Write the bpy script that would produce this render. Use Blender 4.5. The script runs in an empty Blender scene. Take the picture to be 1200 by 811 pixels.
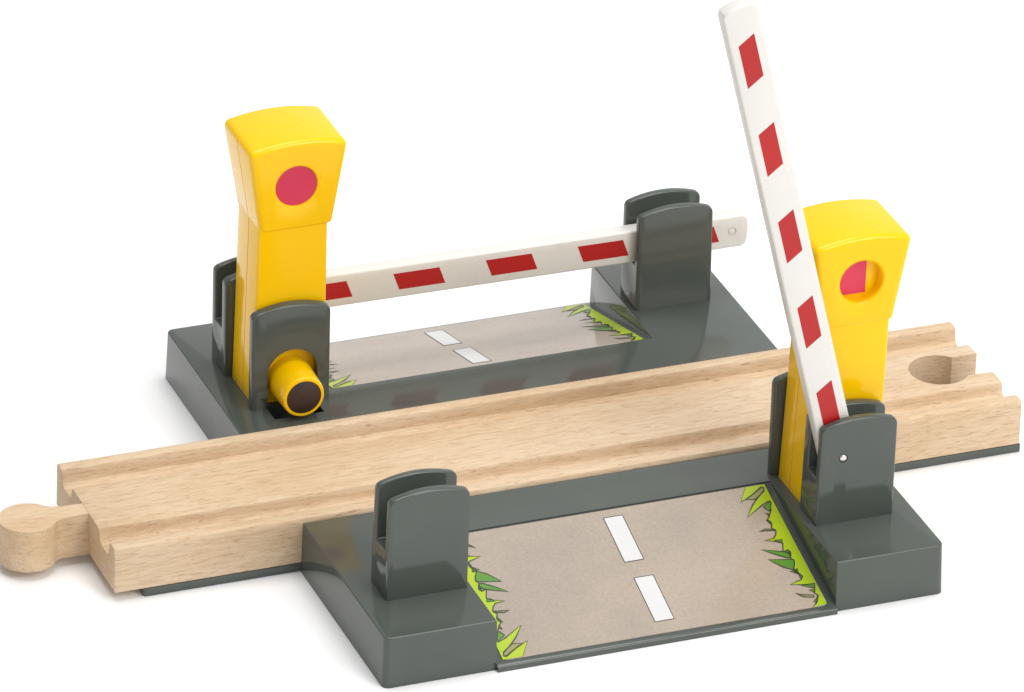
import bpy, bmesh, math
from mathutils import Vector, Matrix
from math import radians as rad, sin, cos, pi, tan
S = 0.001                      # every shape below is written in millimetres
scene = bpy.context.scene
COL = scene.collection

# ------------------------------------------------------------------ camera
cam_d = bpy.data.cameras.new('camera'); cam = bpy.data.objects.new('camera', cam_d); COL.objects.link(cam)
yaw, pit, rol = rad(21.809), rad(28.386), rad(1.836)
fw = Vector((sin(yaw)*cos(pit), cos(yaw)*cos(pit), -sin(pit)))
rt0 = Vector((cos(yaw), -sin(yaw), 0)); up0 = rt0.cross(fw)
rt = rt0*cos(rol)+up0*sin(rol); up = up0*cos(rol)-rt0*sin(rol)
M = Matrix((rt, up, -fw)).transposed().to_4x4()
M.translation = Vector((-433.127, -1296.332, 801.123))*S
cam.matrix_world = M
cam_d.sensor_width = 36; cam_d.lens = 8941.727/1200*36
cam_d.shift_x = (600-594.272)/1200; cam_d.shift_y = (404.002-405.5)/1200
cam_d.clip_start = 0.1; cam_d.clip_end = 50
scene.camera = cam

# ------------------------------------------------------------------ light
w = bpy.data.worlds.new('World'); scene.world = w; w.use_nodes = True
wn = w.node_tree                # an even studio surround, dimmer on the left than on the right
wtc = wn.nodes.new('ShaderNodeTexCoord'); wsx = wn.nodes.new('ShaderNodeSeparateXYZ'); wmr = wn.nodes.new('ShaderNodeMapRange')
wn.links.new(wtc.outputs['Generated'], wsx.inputs[0]); wn.links.new(wsx.outputs['X'], wmr.inputs[0])
wmr.inputs['From Min'].default_value = -.9; wmr.inputs['From Max'].default_value = .5
wmr.inputs['To Min'].default_value = .22; wmr.inputs['To Max'].default_value = .88
wn.links.new(wmr.outputs[0], wn.nodes['Background'].inputs[1])
wn.nodes['Background'].inputs[0].default_value = (1, 1, 1, 1)
def area(name, loc, target, size, power, col=(1, 1, 1), size_y=None):
    l = bpy.data.lights.new(name, 'AREA'); l.shape = 'RECTANGLE'
    l.size = size; l.size_y = size_y or size; l.energy = power; l.color = col
    o = bpy.data.objects.new(name, l); COL.objects.link(o); o.location = loc
    o.rotation_euler = (Vector(target)-Vector(loc)).to_track_quat('-Z', 'Y').to_euler()
    return o
area('softbox_front', (0.75, -1.35, 1.25), (0.1, 0.02, 0.02), 0.9, 14.5, (1, .99, .97))
area('softbox_top', (0.15, 0.15, 1.7), (0.1, 0.02, 0.0), 1.1, 17, (1, 1, 1))
scene.view_settings.view_transform = 'Standard'; scene.view_settings.look = 'None'
scene.view_settings.exposure = 0; scene.view_settings.gamma = 1
scene.cycles.max_bounces = 10

# ------------------------------------------------------------------ materials
def mat(name, col, rough=.4, spec=.5, coat=0):
    m = bpy.data.materials.new(name); m.use_nodes = True
    b = m.node_tree.nodes['Principled BSDF']
    b.inputs['Base Color'].default_value = (*col, 1); b.inputs['Roughness'].default_value = rough
    b.inputs['Specular IOR Level'].default_value = spec; b.inputs['Coat Weight'].default_value = coat
    return m, m.node_tree, b
def nd(nt, t, **kw):
    n = nt.nodes.new(t)
    for k, v in kw.items():
        if k in n.inputs: n.inputs[k].default_value = v
        else: setattr(n, k, v)
    return n
def coords(nt, scale=(1, 1, 1)):
    tc = nd(nt, 'ShaderNodeTexCoord'); mp = nd(nt, 'ShaderNodeMapping'); mp.inputs['Scale'].default_value = scale
    nt.links.new(tc.outputs['Object'], mp.inputs[0]); return mp.outputs[0]
def noise(nt, vec, sc, det=3, ro=.5, dist=0):
    n = nd(nt, 'ShaderNodeTexNoise', Scale=sc, Detail=det, Roughness=ro, Distortion=dist)
    nt.links.new(vec, n.inputs['Vector']); return n.outputs['Fac']
def ramp(nt, fac, stops):
    r = nd(nt, 'ShaderNodeValToRGB'); e = r.color_ramp.elements
    while len(e) < len(stops): e.new(.5)
    for el, (p, c) in zip(e, stops): el.position = p; el.color = (*c, 1) if len(c) == 3 else c
    nt.links.new(fac, r.inputs[0]); return r.outputs[0]
def mix(nt, fac, a, b, mode='MIX'):
    m = nd(nt, 'ShaderNodeMix', data_type='RGBA', blend_type=mode)
    for i, v in ((0, fac), (6, a), (7, b)):
        if hasattr(v, 'default_value') or isinstance(v, bpy.types.NodeSocket): nt.links.new(v, m.inputs[i])
        else: m.inputs[i].default_value = v if i == 0 else (*v, 1)
    return m.outputs[2]
def bump(nt, b, h, strength, dist):
    n = nd(nt, 'ShaderNodeBump', Strength=strength, Distance=dist)
    nt.links.new(h, n.inputs['Height']); nt.links.new(n.outputs[0], b.inputs['Normal'])
def plastic(name, col, rough, var=.06, bs=.08, coat=0):
    m, nt, b = mat(name, col, rough, .5, coat)
    v = coords(nt)
    n = noise(nt, v, 60, 3)
    c = ramp(nt, n, [(.3, tuple(x*(1-var) for x in col)), (.7, tuple(min(1, x*(1+var)) for x in col))])
    nt.links.new(c, b.inputs['Base Color'])
    r = nd(nt, 'ShaderNodeMapRange'); r.inputs['To Min'].default_value = rough*.85; r.inputs['To Max'].default_value = rough*1.25
    nt.links.new(noise(nt, v, 220, 4), r.inputs[0]); nt.links.new(r.outputs[0], b.inputs['Roughness'])
    bump(nt, b, noise(nt, v, 130, 2), bs, .001)
    return m
GREY = plastic('dark grey plastic', (.076, .088, .077), .10, bs=.04)
YEL = plastic('yellow plastic', (.98, .575, .0), .13, .015, .03)
YEL.node_tree.nodes['Principled BSDF'].inputs['Specular IOR Level'].default_value = .32
YEL.node_tree.nodes['Principled BSDF'].inputs['Subsurface Weight'].default_value = .0
YEL.node_tree.nodes['Principled BSDF'].inputs['Subsurface Radius'].default_value = (.002, .001, .0003)
YEL.node_tree.nodes['Principled BSDF'].inputs['Subsurface Scale'].default_value = 1
WHI = plastic('white plastic', (.76, .735, .69), .25, .02)
RED = plastic('red print', (.46, .006, .006), .4, .05)
LAMP = plastic('pink red disc', (.64, .028, .085), .4, .08)
MAG = plastic('dark brown disc', (.045, .024, .020), .35, .25, .2)
PIN = mat('steel pin', (.75, .73, .70), .3)[0]; PIN.node_tree.nodes['Principled BSDF'].inputs['Metallic'].default_value = .8
LANE = plastic('white print', (.66, .66, .66), .3, .03)
LIME = plastic('lime print', (.38, .52, .006), .3, .05)
GREEN = plastic('green print', (.085, .25, .02), .3, .1)
TAN = plastic('olive print', (.28, .27, .10), .3, .1)
LINE = mat('dark outline print', (.035, .035, .025), .35)[0]

def sticker_mat():
    m, nt, b = mat('road print', (.42, .35, .28), .1)
    v = coords(nt)
    big = noise(nt, v, 45, 3); fine = noise(nt, v, 1500, 3, .6)
    a = ramp(nt, big, [(.3, (.375, .32, .268)), (.7, (.455, .375, .30))])
    f = ramp(nt, fine, [(.35, (.93, .93, .94)), (.65, (1.05, 1.05, 1.04))])
    nt.links.new(mix(nt, 1.0, a, f, 'MULTIPLY'), b.inputs['Base Color'])
    bump(nt, b, noise(nt, v, 120, 2), .05, .001)
    return m
ROAD = sticker_mat()

def wood_mat():
    m, nt, b = mat('beech wood', (.7, .5, .33), .55, .35)
    v = coords(nt, (1, 7, 7)); v2 = coords(nt, (1, 8, 8)); v3 = coords(nt, (1, 4, 4)); v4 = coords(nt, (1, 10, 10))
    broad = noise(nt, v3, 11, 3, .55, .8)
    a = ramp(nt, broad, [(.32, (.605, .425, .255)), (.48, (.66, .49, .32)), (.68, (.705, .548, .38))])
    grain = noise(nt, v, 190, 5, .75, .5)
    g = ramp(nt, grain, [(.32, (.85, .81, .77)), (.5, (1, 1, 1)), (.70, (1.05, 1.05, 1.06))])
    c = mix(nt, 1, a, g, 'MULTIPLY')
    wav = noise(nt, v4, 46, 5, .65, 1.5)               # growth lines
    wl = ramp(nt, wav, [(.44, (1, 1, 1)), (.49, (.90, .85, .79)), (.505, (.89, .84, .77)), (.53, (1, 1, 1))])
    c = mix(nt, .8, c, wl, 'MULTIPLY')
    pore = noise(nt, v2, 330, 2, .5, .4)             # short dark flecks of beech
    pm = ramp(nt, pore, [(.30, (.7, .7, .7)), (.38, (0, 0, 0))])
    c = mix(nt, pm, c, (.42, .26, .14))
    nt.links.new(c, b.inputs['Base Color'])
    bump(nt, b, grain, .25, .0006)
    return m
WOOD = wood_mat()
FLOOR = mat('white studio floor', (.96, .96, .96), .6, .3)[0]

# ------------------------------------------------------------------ mesh helpers
def obj(name, bm, m, parent=None, origin=(0, 0, 0), smooth=35):
    for v in bm.verts: v.co = (v.co-Vector(origin))*S
    bmesh.ops.recalc_face_normals(bm, faces=bm.faces)
    me = bpy.data.meshes.new(name); bm.to_mesh(me); bm.free()
    for x in (m if isinstance(m, (list, tuple)) else [m]): me.materials.append(x)
    for p in me.polygons: p.use_smooth = True
    me.set_sharp_from_angle(angle=rad(smooth))
    o = bpy.data.objects.new(name, me); COL.objects.link(o)
    if parent: o.parent = parent
    return o
def root(name, label, cat, loc, rotz=0, group=None):
    o = bpy.data.objects.new(name, None); COL.objects.link(o); o.location = Vector(loc)*S; o.rotation_euler = (0, 0, rotz)
    o.empty_display_size = .01
    o['label'] = label; o['category'] = cat
    if group: o['group'] = group
    return o
def bevel(bm, test, wd, seg=3):
    bm.edges.ensure_lookup_table()
    es = [e for e in bm.edges if test(e.verts[0].co, e.verts[1].co)]
    bmesh.ops.bevel(bm, geom=es, offset=wd, segments=seg, profile=.5, affect='EDGES', clamp_overlap=True)
def bevel_sharp(bm, wd, ang=30, seg=3, zmin=None):
    bmesh.ops.recalc_face_normals(bm, faces=bm.faces)
    es = [e for e in bm.edges if len(e.link_faces) == 2 and e.calc_face_angle() > rad(ang)
          and (zmin is None or max(v.co.z for v in e.verts) > zmin)]
    bmesh.ops.bevel(bm, geom=es, offset=wd, segments=seg, profile=.5, affect='EDGES', clamp_overlap=True)
def poly(bm, pts): return bm.faces.new([bm.verts.new(p) for p in pts])
def hexa(bm, lo, hi):
    """hexahedron from two quads (lists of 4 points, same winding)"""
    a = [bm.verts.new(p) for p in lo]; b = [bm.verts.new(p) for p in hi]
    bm.faces.new(a[::-1]); bm.faces.new(b)
    for i in range(4): bm.faces.new((a[i], a[(i+1) % 4], b[(i+1) % 4], b[i]))
def box(bm, x0, x1, y0, y1, z0, z1):
    hexa(bm, [(x0, y0, z0), (x1, y0, z0), (x1, y1, z0), (x0, y1, z0)], [(x0, y0, z1), (x1, y0, z1), (x1, y1, z1), (x0, y1, z1)])
def lathe_y(bm, cx, cz, prof, n=48):
    """prof: list of (y, r), closed at both ends with caps"""
    rings = [[bm.verts.new((cx+r*cos(2*pi*k/n), y, cz+r*sin(2*pi*k/n))) for k in range(n)] for y, r in prof]
    for a, b in zip(rings, rings[1:]):
        for k in range(n): bm.faces.new((a[k], a[(k+1) % n], b[(k+1) % n], b[k]))
    bm.faces.new(rings[0][::-1]); bm.faces.new(rings[-1])
def prism(bm, pts, d):
    """closed prism: pts (3D polygon) pushed along vector d"""
    a = [bm.verts.new(p) for p in pts]; b = [bm.verts.new(Vector(p)+Vector(d)) for p in pts]
    bm.faces.new(a); bm.faces.new(b[::-1]); n = len(a)
    for i in range(n): bm.faces.new((a[i], b[i], b[(i+1) % n], a[(i+1) % n]))
def cut(o, cutter_bm, origin=(0, 0, 0), smooth=35):
    c = obj('cutter', cutter_bm, GREY, None, origin)
    c.parent = o.parent
    md = o.modifiers.new('b', 'BOOLEAN'); md.operation = 'DIFFERENCE'; md.object = c; md.solver = 'EXACT'
    bpy.context.view_layer.update()
    dg = bpy.context.evaluated_depsgraph_get()
    me = bpy.data.meshes.new_from_object(o.evaluated_get(dg))
    o.modifiers.clear(); o.data = me
    for p in me.polygons: p.use_smooth = True
    me.set_sharp_from_angle(angle=rad(smooth))
    bpy.data.objects.remove(c)

# ------------------------------------------------------------------ the setting
gb = bmesh.new(); poly(gb, [(-6000, -6000, -.04), (6000, -6000, -.04), (6000, 6000, -.04), (-6000, 6000, -.04)])
ground = obj('ground', gb, FLOOR); ground['kind'] = 'structure'

# ------------------------------------------------------------------ wooden track
ZB, WL = 2.12, 205.7
track = root('wooden_track', 'light beech wooden train track with two grooves between the two grey crossing ramps', 'toy track', (0, 20, 0))
TO = (0, 20, 0)
def rail_profile():
    h = [(.5, ZB), (.5, 10.9), (.62, 11.7), (1.0, 12.25), (1.7, 12.5), (3.3, 12.5), (3.9, 12.3), (4.25, 11.8), (4.45, 10.5), (4.7, 9.5), (5.3, 8.95),
         (6.2, 8.8), (8.8, 8.8), (9.7, 8.95), (10.3, 9.45), (10.6, 10.3), (10.8, 11.3), (11.1, 11.7), (11.6, 11.85), (13, 11.9)]
    return h+[(40-y, z) for y, z in h[::-1]]
tb = bmesh.new(); prof = rail_profile(); n = len(prof)
xs = [0]+[WL*i/12 for i in range(1, 12)]+[WL]
rings = [[tb.verts.new((x, y, z)) for y, z in prof] for x in xs]
for a, b in zip(rings, rings[1:]):
    for i in range(n): tb.faces.new((a[i], a[(i+1) % n], b[(i+1) % n], b[i]))
tb.faces.new(rings[0][::-1]); tb.faces.new(rings[-1])
bmesh.ops.recalc_face_normals(tb, faces=tb.faces)
es = [e for e in tb.edges if abs(e.verts[0].co.x-e.verts[1].co.x) < 1e-6 and (e.verts[0].co.x < .01 or e.verts[0].co.x > WL-.01)]
bmesh.ops.bevel(tb, geom=es, offset=.35, segments=2, profile=.5, affect='EDGES')
bed = obj('track_bed', tb, WOOD, track, TO, 32)
cb = bmesh.new()
pts = [(194.6+6.6*cos(a), 20+6.6*sin(a)) for a in [rad(40+i*280/40) for i in range(41)]]
pts += [(201.2, 15.9), (205.2, 15.6), (207, 15.2), (207, 24.8), (205.2, 24.4), (201.2, 24.1)]
prism(cb, [(x, y, ZB-1) for x, y in pts], (0, 0, 14))
cut(bed, cb, TO, 32)
pb = bmesh.new()                                     # peg: neck and round head
pts = [(-12.6+6.15*cos(a), 20+6.15*sin(a)) for a in [rad(30+i*300/44) for i in range(45)]]
pts += [(-6.6, 17.35), (-5.6, 17.6), (.34, 17.5), (.34, 22.5), (-5.6, 22.4), (-6.6, 22.65)]
prism(pb, [(x, y, ZB) for x, y in pts], (0, 0, 9.6))
bevel(pb, lambda a, b: a.z > 11 and b.z > 11 and not (a.x > 0 and b.x > 0), .35, 2)
peg = obj('connector_peg', pb, WOOD, track, TO, 32)

# ------------------------------------------------------------------ tray under the track
tray = root('track_tray', 'thin dark grey plastic strip lying flat under the wooden track', 'tray', (103, 20, 0))
yb = bmesh.new()
pts = [(6.4, .9), (6.9, .45), (205.9, .45), (205.9, 39.5), (6.9, 39.5), (6.4, 39)]
prism(yb, [(x, y, 0) for x, y in pts], (0, 0, 2.0)); bevel_sharp(yb, .25, 40, 2)
obj('tray_plate', yb, GREY, tray, (103, 20, 0))

# ------------------------------------------------------------------ crossing gate
O = (103.3, -25, 0)
HB = 11.55
def zr(y): return 11.2+(y+13.5)*0.26533              # surface of the road ramp
def arch(x, x0, x1, zc, rise):
    t = (x-(x0+x1)/2)/((x1-x0)/2); return zc+rise*(1-t*t)
def cols(x0, x1): return [x0+(x1-x0)*k/12 for k in range(13)]
def loft_x(bm, xs, section):
    rings = [[bm.verts.new((x, y, z)) for y, z in section(x)] for x in xs]
    for a, b in zip(rings, rings[1:]):
        k = len(a)
        for i in range(k): bm.faces.new((a[i], a[(i+1) % k], b[(i+1) % k], b[i]))
    bm.faces.new(rings[0][::-1]); bm.faces.new(rings[-1])
def soft(bm, wd, x0, x1):
    """round the upper corners of each leaf, then every sharp edge"""
    bmesh.ops.recalc_face_normals(bm, faces=bm.faces)
    es = [e for e in bm.edges if abs(e.verts[0].co.x-e.verts[1].co.x) < .6 and abs(e.verts[0].co.y-e.verts[1].co.y) > 1 and min(v.co.z for v in e.verts) > 32
          and (max(v.co.x for v in e.verts) < x0+.6 or min(v.co.x for v in e.verts) > x1-.1)]
    bmesh.ops.bevel(bm, geom=es, offset=1.0, segments=4, profile=.5, affect='EDGES', clamp_overlap=True)
    es = [e for e in bm.edges if len(e.link_faces) == 2 and e.calc_face_angle() > rad(40) and max(v.co.z for v in e.verts) > HB+.2]
    bmesh.ops.bevel(bm, geom=es, offset=wd, segments=3, profile=.5, affect='EDGES', clamp_overlap=False)

def ramp_base(parent):
    bm = bmesh.new(); X0, A, B_, X1 = 40.9, 65.5, 141.0, 165.6; Y0, YR, YF, YL = .25, -13.3, -50.0, -51.1; d = .35
    V = {}
    def v(k, *c): V[k] = bm.verts.new(c)
    v('b0', X0, Y0, 0); v('b1', X1, Y0, 0); v('b2', X1, YF, 0); v('b3', B_, YF, 0); v('b4', B_, YL, 0); v('b5', A, YL, 0); v('b6', A, YF, 0); v('b7', X0, YF, 0)
    v('t0', X0+d, Y0, HB); v('t1', X1-d, Y0, HB); v('t2', X1-d, YF+d, HB); v('t3', B_, YF+d, HB); v('t4', B_, YR, HB); v('t5', A, YR, HB); v('t6', A, YF+d, HB); v('t7', X0+d, YF+d, HB)
    v('r3', B_, YF, zr(YF)); v('r4', B_, YL, zr(YL)); v('r5', A, YL, zr(YL)); v('r6', A, YF, zr(YF)); v('s4', B_, YR, zr(YR)); v('s5', A, YR, zr(YR))
    for f in ('b0 b1 b2 b3 b4 b5 b6 b7', 't0 t1 t2 t3 t4 t5 t6 t7', 'b0 b1 t1 t0', 'b1 b2 t2 t1', 'b7 b0 t0 t7',
              'b2 b3 r3 t3 t2', 'b6 b7 t7 t6 r6', 'b3 b4 r4 r3', 'b4 b5 r5 r4', 'b5 b6 r6 r5',
              's4 r3 r4 r5 r6 s5', 't4 t5 s5 s4', 't3 t4 s4 r3', 't5 t6 r6 s5'):
        bm.faces.new([V[k] for k in f.split()])
    bmesh.ops.recalc_face_normals(bm, faces=bm.faces)
    def corner(a, b): return abs(a.z-b.z) > 5 and a.y < -45 and b.y < -45 and (min(a.x, b.x) < 42 or max(a.x, b.x) > 164)
    bevel(bm, corner, 1.5, 5)
    def top(a, b): return a.z > HB-.01 and b.z > HB-.01 and not (a.y > .2 and b.y > .2) and not (a.y < -13 and a.y > -14 and b.y > -14 and b.y < -13)
    bevel(bm, top, .45, 3)
    def rest(a, b): return (abs(a.z-b.z) > 5 and abs(a.y+50) < 1 and abs(b.y+50) < 1 and (abs(a.x-A) < .1 or abs(a.x-B_) < .1))
    bevel(bm, rest, .35, 2)
    bevel(bm, lambda a, b: abs(a.y-YL) < .01 and abs(b.y-YL) < .01 and a.z > .5 and b.z > .5, .35, 3)
    o = obj('ramp_base', bm, GREY, parent, O, 30)
    c = bmesh.new(); box(c, 144.9, 156.1, -10.6, -4.2, 3, 14); cut(o, c, O, 30)      # opening under the plunger
    return o

def holder(name, parent, x0, x1, y0, y1, y2, y3, zs, zc):
    """slotted fork: front leaf y0-y1, rear leaf y2-y3 (y0 lowest), slot floor zs"""
    bm = bmesh.new()
    def sec(x):
        tf = arch(x, x0, x1, zc, 1.6); return [(y0, HB-.3), (y0, tf-.15), (y1, tf), (y1, zs), (y2, zs), (y2, tf), (y3, tf-.1), (y3, HB-.3)]
    loft_x(bm, cols(x0, x1), sec)
    for v_ in bm.verts:                                  # slight moulding draft
        v_.co.x += .45*(v_.co.z-HB)/24*(x1-v_.co.x)/(x1-x0)
    soft(bm, .42, x0, x1)
    return obj(name, bm, GREY, parent, O, 32)

def road_sticker(parent):
    st = bmesh.new(); r = 1.2; pts = []
    for cx, cy, a0 in ((139.4-r, -13.75-r, 0), (67.2+r, -13.75-r, 90), (67.2+r, -49.6+r, 180), (139.4-r, -49.6+r, 270)):
        for k in range(6): a = rad(a0+18*k); pts.append((cx+r*cos(a), cy+r*sin(a)))
    def P(x, y, h): return Vector((x, y, zr(y)+h))
    prism(st, [P(x, y, .02) for x, y in pts], (0, 0, .13))
    s = obj('road_sticker', st, ROAD, parent, O, 30)
    def ribbon(bm, pl, h, wd, mi, closed=True):
        k = len(pl); off = []
        for i in range(k):
            a, b, c = Vector(pl[i-1]), Vector(pl[i]), Vector(pl[(i+1) % k])
            t = ((b-a).normalized()+(c-b).normalized()); t = t.normalized() if t.length > .2 else (c-b).normalized()
            nn = Vector((-t.y, t.x))*wd/2; off.append((b+nn, b-nn))
        vs = [(bm.verts.new(P(*o1, h)), bm.verts.new(P(*o2, h))) for o1, o2 in off]
        for i in range(k if closed else k-1):
            j = (i+1) % k; f = bm.faces.new((vs[i][0], vs[j][0], vs[j][1], vs[i][1])); f.material_index = mi
    for y0, y1 in ((-15.9, -28.9), (-33.6, -46.35)):
        b = bmesh.new(); q = [(101.95, y1), (106.2, y1), (106.45, y0), (102.2, y0)]
        poly(b, [P(x, y, .19) for x, y in q]); ribbon(b, q, .23, .22, 1)
        obj('lane_marking', b, [LANE, LINE], s, O)
    GB = [(135.08, -13.91), (139.48, -13.86), (139.25, -49.33), (136.02, -49.6), (137.12, -48.77), (138.3, -46.56), (137.88, -45.98), (138.97, -43.34), (136.72, -43.24), (133.75, -42.59), (136.58, -41.72), (137.23, -40.88), (136.8, -39.79), (136.03, -38.87), (137.23, -36.4), (136.73, -35.29), (137.19, -34.15), (136.97, -33.1), (136.15, -33.42), (135.96, -33.13), (136.74, -31.05), (136.22, -30.44), (133.26, -29.44), (135.37, -29.25), (136.2, -28.43), (136.73, -27.3), (136.32, -26.6), (136.12, -26.15), (136.69, -25.03), (136.19, -23.91), (137.46, -22.17), (138.86, -19.2), (138.66, -18.74), (136.81, -19.51), (132.25, -22.29), (134.61, -19.28), (136.51, -17.42), (138.7, -15.62), (138.93, -14.75), (138.44, -14.54), (135.83, -16.25), (132.59, -17.82)]
    GD = [[(131.56, -31.76), (136.15, -33.42), (137.19, -34.15), (136.87, -35.22), (136.17, -35.27), (134.09, -33.81)], [(131.95, -34.83), (137.24, -35.91), (136.86, -37.31), (135.98, -38.72), (134.13, -37.46)], [(133.13, -26.75), (134.63, -26.33), (136.7, -26.89), (136.73, -27.3), (136.24, -27.09), (134.62, -26.83)], [(134.02, -17.38), (135.83, -16.25), (138.57, -14.68), (138.98, -14.92), (138.6, -15.85), (136.03, -17.66)], [(136.71, -20.24), (138.78, -18.92), (137.99, -21.53), (137.39, -21.4)], [(135.21, -39.03), (136.63, -39.0), (136.53, -39.97)], [(133.88, -45.08), (134.92, -45.81), (137.49, -46.48), (137.25, -47.06), (135.04, -46.42)], [(135.93, -43.31), (138.91, -43.48), (138.37, -44.6)], [(136.79, -48.2), (138.57, -46.61), (137.39, -48.58)], [(136.53, -21.92), (137.23, -22.47), (136.89, -23.31), (136.87, -22.7)], [(135.76, -23.82), (136.58, -24.35), (136.52, -25.74), (136.22, -24.77)], [(135.34, -29.79), (136.98, -29.96), (136.72, -30.9), (135.88, -30.51)], [(136.35, -33.22), (137.01, -33.01), (137.41, -33.7), (137.13, -34.79), (136.72, -34.09)], [(137.11, -44.91), (138.3, -44.98), (137.89, -45.77)], [(135.98, -38.72), (137.02, -38.59), (136.65, -39.86), (136.1, -39.63)], [(136.53, -39.97), (137.23, -40.88), (136.68, -41.65), (136.68, -40.75)]]
    for flip in (0, 1):
        b = bmesh.new()
        def F(x, y): return (x, y) if not flip else (206.6-x, -63.35-y)
        bl = [F(x, y) for x, y in GB]; f = poly(b, [P(*p, .19) for p in bl]); f.material_index = 0
        bmesh.ops.triangulate(b, faces=[f])
        for i, g in enumerate(GD):
            gl = [F(x, y) for x, y in g]; f = poly(b, [P(*p, .22) for p in gl]); f.material_index = 2 if i in (2, 3, 6) else 1
            bmesh.ops.triangulate(b, faces=[f]); ribbon(b, gl, .28, .24, 3)
        ribbon(b, bl[3:]+bl[:1], .25, .27, 3, False)
        obj('grass_print', b, [LIME, GREEN, TAN, LINE], s, O)
    return s

def bracket(parent):
    bm = bmesh.new(); x0, x1 = 142.0, 159.7
    def sec(x):
        t = arch(x, x0, x1, 34.2, 1.7); return [(-11.4, HB-.3), (-11.4, t), (-9.15, t-.2), (-9.15, HB-.3)]
    loft_x(bm, cols(x0, x1), sec); soft(bm, .45, x0, x1)
    o = obj('tower_bracket', bm, GREY, parent, O, 32)
    c = bmesh.new(); cx = 150.45; r = 5.65; zc = 19.4
    pts = [(cx+r*cos(rad(a)), zc+r*sin(rad(a))) for a in range(0, 181, 6)]+[(cx-r, HB-2), (cx+r, HB-2)]
    prism(c, [(x, -13, z) for x, z in pts], (0, 6, 0)); cut(o, c, O, 32)
    return o

def tower(parent, bx, by, hx, hy, lamp, raised):
    """bx: ((x0,x1) at foot, (x0,x1) at shoulder); by: (outer y, track-side y); hx: ((x0,x1) bottom, (x0,x1) top); hy same for y"""
    (a0, a1), (c0, c1) = bx; y0, y1 = by; zt = 54
    bm = bmesh.new()
    hexa(bm, [(a0, y0, HB-.2), (a1, y0, HB-.2), (a1, y1, HB-.2), (a0, y1, HB-.2)], [(c0, y0, zt), (c1, y0, zt), (c1, y1, zt), (c0, y1, zt)])
    bevel(bm, lambda p, q: abs(p.z-q.z) > 20, .7, 3)
    body = obj('signal_tower', bm, YEL, parent, O, 40)
    c = bmesh.new(); ym = (y0+y1)/2+.4
    for (xa, xb) in ((a0, c0), (a1, c1)):
        hexa(c, [(xa-.28, ym-.16, 9), (xa+.28, ym-.16, 9), (xa+.28, ym+.16, 9), (xa-.28, ym+.16, 9)],
             [(xb-.28, ym-.16, 56), (xb+.28, ym-.16, 56), (xb+.28, ym+.16, 56), (xb-.28, ym+.16, 56)])
    cut(body, c, O, 40)
    # head
    (b0, b1), (t0, t1) = hx; (p0, p1), (q0, q1) = hy; zb, zh = 52.9, 72.1; N = 10
    hd = bmesh.new(); rows = []
    for k in range(N+1):
        s = k/N; xb = b0+(b1-b0)*s; xt = t0+(t1-t0)*s; zz = zh+1.5*(1-(2*s-1)**2)
        rows.append([hd.verts.new(v) for v in ((xb, p0, zb), (xt, q0, zz), (xt, q1, zz), (xb, p1, zb))])
    for a, b in zip(rows, rows[1:]):
        for i in range(4): hd.faces.new((a[i], a[(i+1) % 4], b[(i+1) % 4], b[i]))
    hd.faces.new(rows[0][::-1]); hd.faces.new(rows[-1])
    bmesh.ops.recalc_face_normals(hd, faces=hd.faces)
    es = [e for e in hd.edges if e.calc_face_angle() > rad(25) and max(v.co.z for v in e.verts) > 60]
    bmesh.ops.bevel(hd, geom=es, offset=1.35, segments=6, profile=.5, affect='EDGES', clamp_overlap=False)
    es = [e for e in hd.edges if len(e.link_faces) == 2 and e.calc_face_angle() > rad(40) and max(v.co.z for v in e.verts) < 54]
    bmesh.ops.bevel(hd, geom=es, offset=.6, segments=3, profile=.5, affect='EDGES', clamp_overlap=True)
    head = obj('tower_head', hd, YEL, body, O, 32)
    lx, lz, lr = lamp
    yo = p0+(q0-p0)*(lz-zb)/(zh-zb); yt = p1+(q1-p1)*(lz-zb)/(zh-zb)      # face planes at lamp height
    c = bmesh.new(); do, dt = 2.7, (.75 if not raised else 2.3)
    lathe_y(c, lx, lz, [(yo-3, lr+3.6), (yo+.0, lr+.55), (yo+.1, lr+.33), (yo+.28, lr+.14), (yo+.6, lr), (yo+do, lr)], 64)
    lathe_y(c, lx, lz, [(yt-dt, lr), (yt-.4, lr), (yt-.12, lr+.1), (yt, lr+.35), (yt+3, lr+3.35)], 64)
    ys = (p0+p1)/2+.4; yq = (q0+q1)/2+.4
    for (xa, xb) in ((b0, t0), (b1, t1)):
        hexa(c, [(xa-.28, ys-.16, 52), (xa+.28, ys-.16, 52), (xa+.28, ys+.16, 52), (xa-.28, ys+.16, 52)],
             [(xb-.28, yq-.16, 72), (xb+.28, yq-.16, 72), (xb+.28, yq+.16, 72), (xb-.28, yq+.16, 72)])
    cut(head, c, O, 32)
    def disc(y, side, corner=None):
        b = bmesh.new(); pts = []
        for k in range(64):
            x, z = (lr-.03)*cos(2*pi*k/64), (lr-.03)*sin(2*pi*k/64)
            if corner: x = min(x, corner[0]); z = max(z, corner[1])
            pts.append((lx+x, y, lz+z))
        prism(b, pts, (0, .35*side, 0)); bmesh.ops.remove_doubles(b, verts=b.verts, dist=.01)
        return obj('signal_light', b, LAMP, body, O, 40)
    if raised: disc(yo+do+.01, -1, (1.9, -3.7))
    else: disc(yt-dt-.01, 1); disc(yo+do+.01, -1)
    return body

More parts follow.
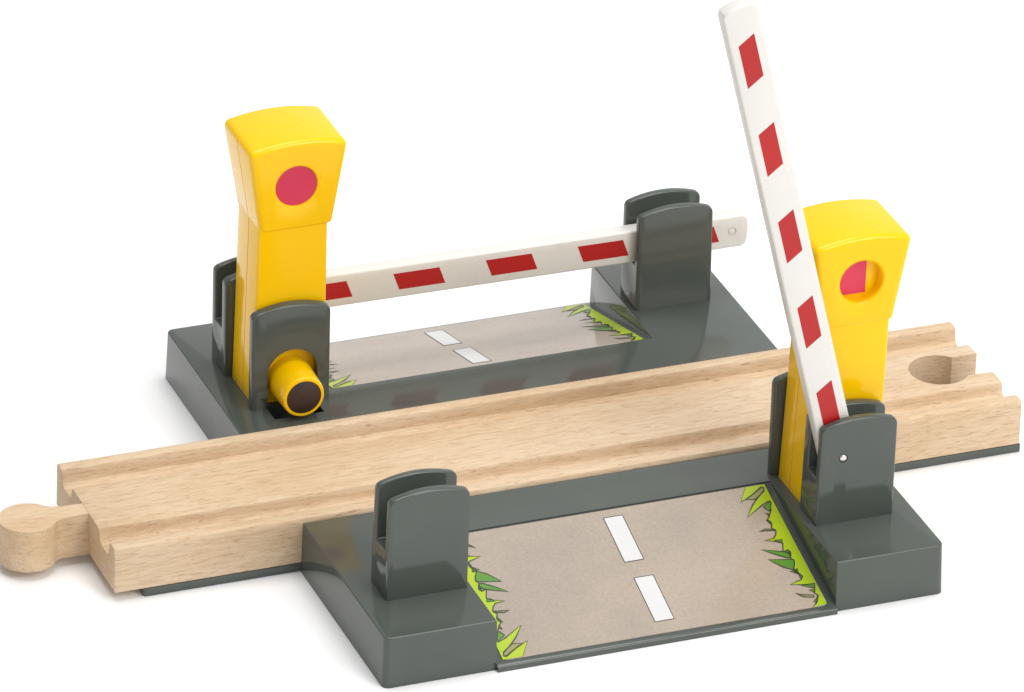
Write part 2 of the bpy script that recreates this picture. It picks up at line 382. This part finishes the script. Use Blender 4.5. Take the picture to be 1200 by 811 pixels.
def boom(parent, pivot, ang, y0, y1, face_out, end_dimple):
    """bar from the pivot towards -x, turned up by ang; stripes on the outer (face_out) or the track-side face"""
    px, pz = pivot; u = Vector((-cos(ang), 0, sin(ang))); v = Vector((sin(ang), 0, cos(ang)))
    def P(a, b, y): w_ = Vector((px, 0, pz))+u*a+v*b; return (w_.x, y, w_.z)
    def half(a): return 4.0
    L = 110.8; pts = [(-3.9, -2.6), (-2.6, -3.9)]
    pts += [(L-1.6-.0, -3.95), (L-.5, -3.4), (L, -2.0), (L+.1, 0), (L, 2.4), (L-.5, 3.4), (L-1.6, 3.9), (-2.6, 3.9), (-3.9, 2.6)]
    bm = bmesh.new(); prism(bm, [P(a, b, y0) for a, b in pts], (0, y1-y0, 0))
    bmesh.ops.recalc_face_normals(bm, faces=bm.faces)
    es = [e for e in bm.edges if abs(e.verts[0].co.y-e.verts[1].co.y) < .01]
    bmesh.ops.bevel(bm, geom=es, offset=.5, segments=3, profile=.5, affect='EDGES', clamp_overlap=True)
    bar = obj('barrier_boom', bm, WHI, parent, O, 32)
    if end_dimple:
        c = bmesh.new(); lathe_y(c, P(106.9, .1, 0)[0], P(106.9, .1, 0)[2], [(y1-.25, 1.05), (y1+1, 1.05)], 24)
        cut(bar, c, O, 32)
        b = bmesh.new(); lathe_y(b, P(106.9, .1, 0)[0], P(106.9, .1, 0)[2], [(y1-.27, .78), (y1-.1, .78), (y1-.04, .66)], 24)
        obj('end_rivet', b, WHI, bar, O, 40)
    for k in range(5):
        t = 103.95-21.45*k
        if face_out: q = [(t, 1.75), (t-1.7, -2.05), (t-11.85, -2.05), (t-10.15, 1.75)]; y, d = y0-.05, .1
        else: q = [(t-1.5, 2.1), (t, -1.9), (t-10.65, -1.9), (t-12.15, 2.1)]; y, d = y1+.05, -.1
        b = bmesh.new(); prism(b, [P(a, b_, y) for a, b_ in q], (0, d, 0)); obj('red_stripe', b, RED, bar, O)
    return bar

def pin(parent, x, z, y):
    b = bmesh.new(); lathe_y(b, x, z, [(y-.28, .35), (y-.22, .66), (y+.0, .84), (y+.6, .84)], 20)
    return obj('pivot_pin', b, PIN, parent, O, 40)

def plunger(parent):
    cx, cz = 206.6-56.2, 17.1
    b = bmesh.new()
    prof = [(-1.95, 3.9), (-1.95, 4.25), (-2.05, 4.5), (-2.35, 4.68), (-2.9, 4.75), (-9, 5.0), (-11.4, 5.05)]
    lathe_y(b, cx, cz, [(-2.25, 3.9)]+prof, 64)
    o = obj('plunger', b, YEL, parent, O, 35)
    b = bmesh.new(); lathe_y(b, cx, cz, [(-2.24, 3.88), (-2.1, 3.88), (-2.0, 3.75)], 48)
    obj('end_disc', b, MAG, o, O, 50)
    return o

def gate(label, loc, rotz, raised):
    g = root('crossing_gate', label, 'toy gate', loc, rotz, 'level crossing gates beside the track')
    ramp_base(g); road_sticker(g); bracket(g); plunger(g)
    holder('boom_rest', g, 46.6, 64.5, -35.3, -33.3, -27.7, -25.9, 22.2, 34.5)
    h = holder('boom_holder', g, 142.5, 160.1, -34.3, -32.45, -28.0, -25.6, 22.2, 34.4)
    if raised:
        tower(g, ((143.4, 160.4), (145.0, 161.2)), (-25.2, -11.7), ((145.2, 162.0), (143.1, 165.2)), ((-25.35, -9.8), (-25.7, -7.5)), (154.1, 63.0, 4.75), True)
        boom(g, (148.1, 26.9), rad(75.65), -32.2, -28.7, True, False)
    else:
        tower(g, ((142.1, 158.6), (142.1, 157.6)), (-25.4, -11.75), ((141.1, 157.5), (138.0, 160.2)), ((-26.7, -11.3), (-29.0, -11.0)), (149.5, 63.0, 4.65), False)
        boom(g, (148.1, 26.7), rad(-.3), -32.1, -28.5, False, True)
    c = bmesh.new(); lathe_y(c, 148.1, 26.9, [(-35.5, 1.0), (-33.7, 1.0)], 24); cut(h, c, O, 32)
    pin(h, 148.1, 26.9, -34.15)
    return g
gate('near grey crossing ramp with its striped barrier raised upright in front of its yellow tower', (103.3, -25, 0), 0, True)
gate('far grey crossing ramp behind the wooden track with its striped barrier lowered across', (103.3, 65, 0), pi, False)
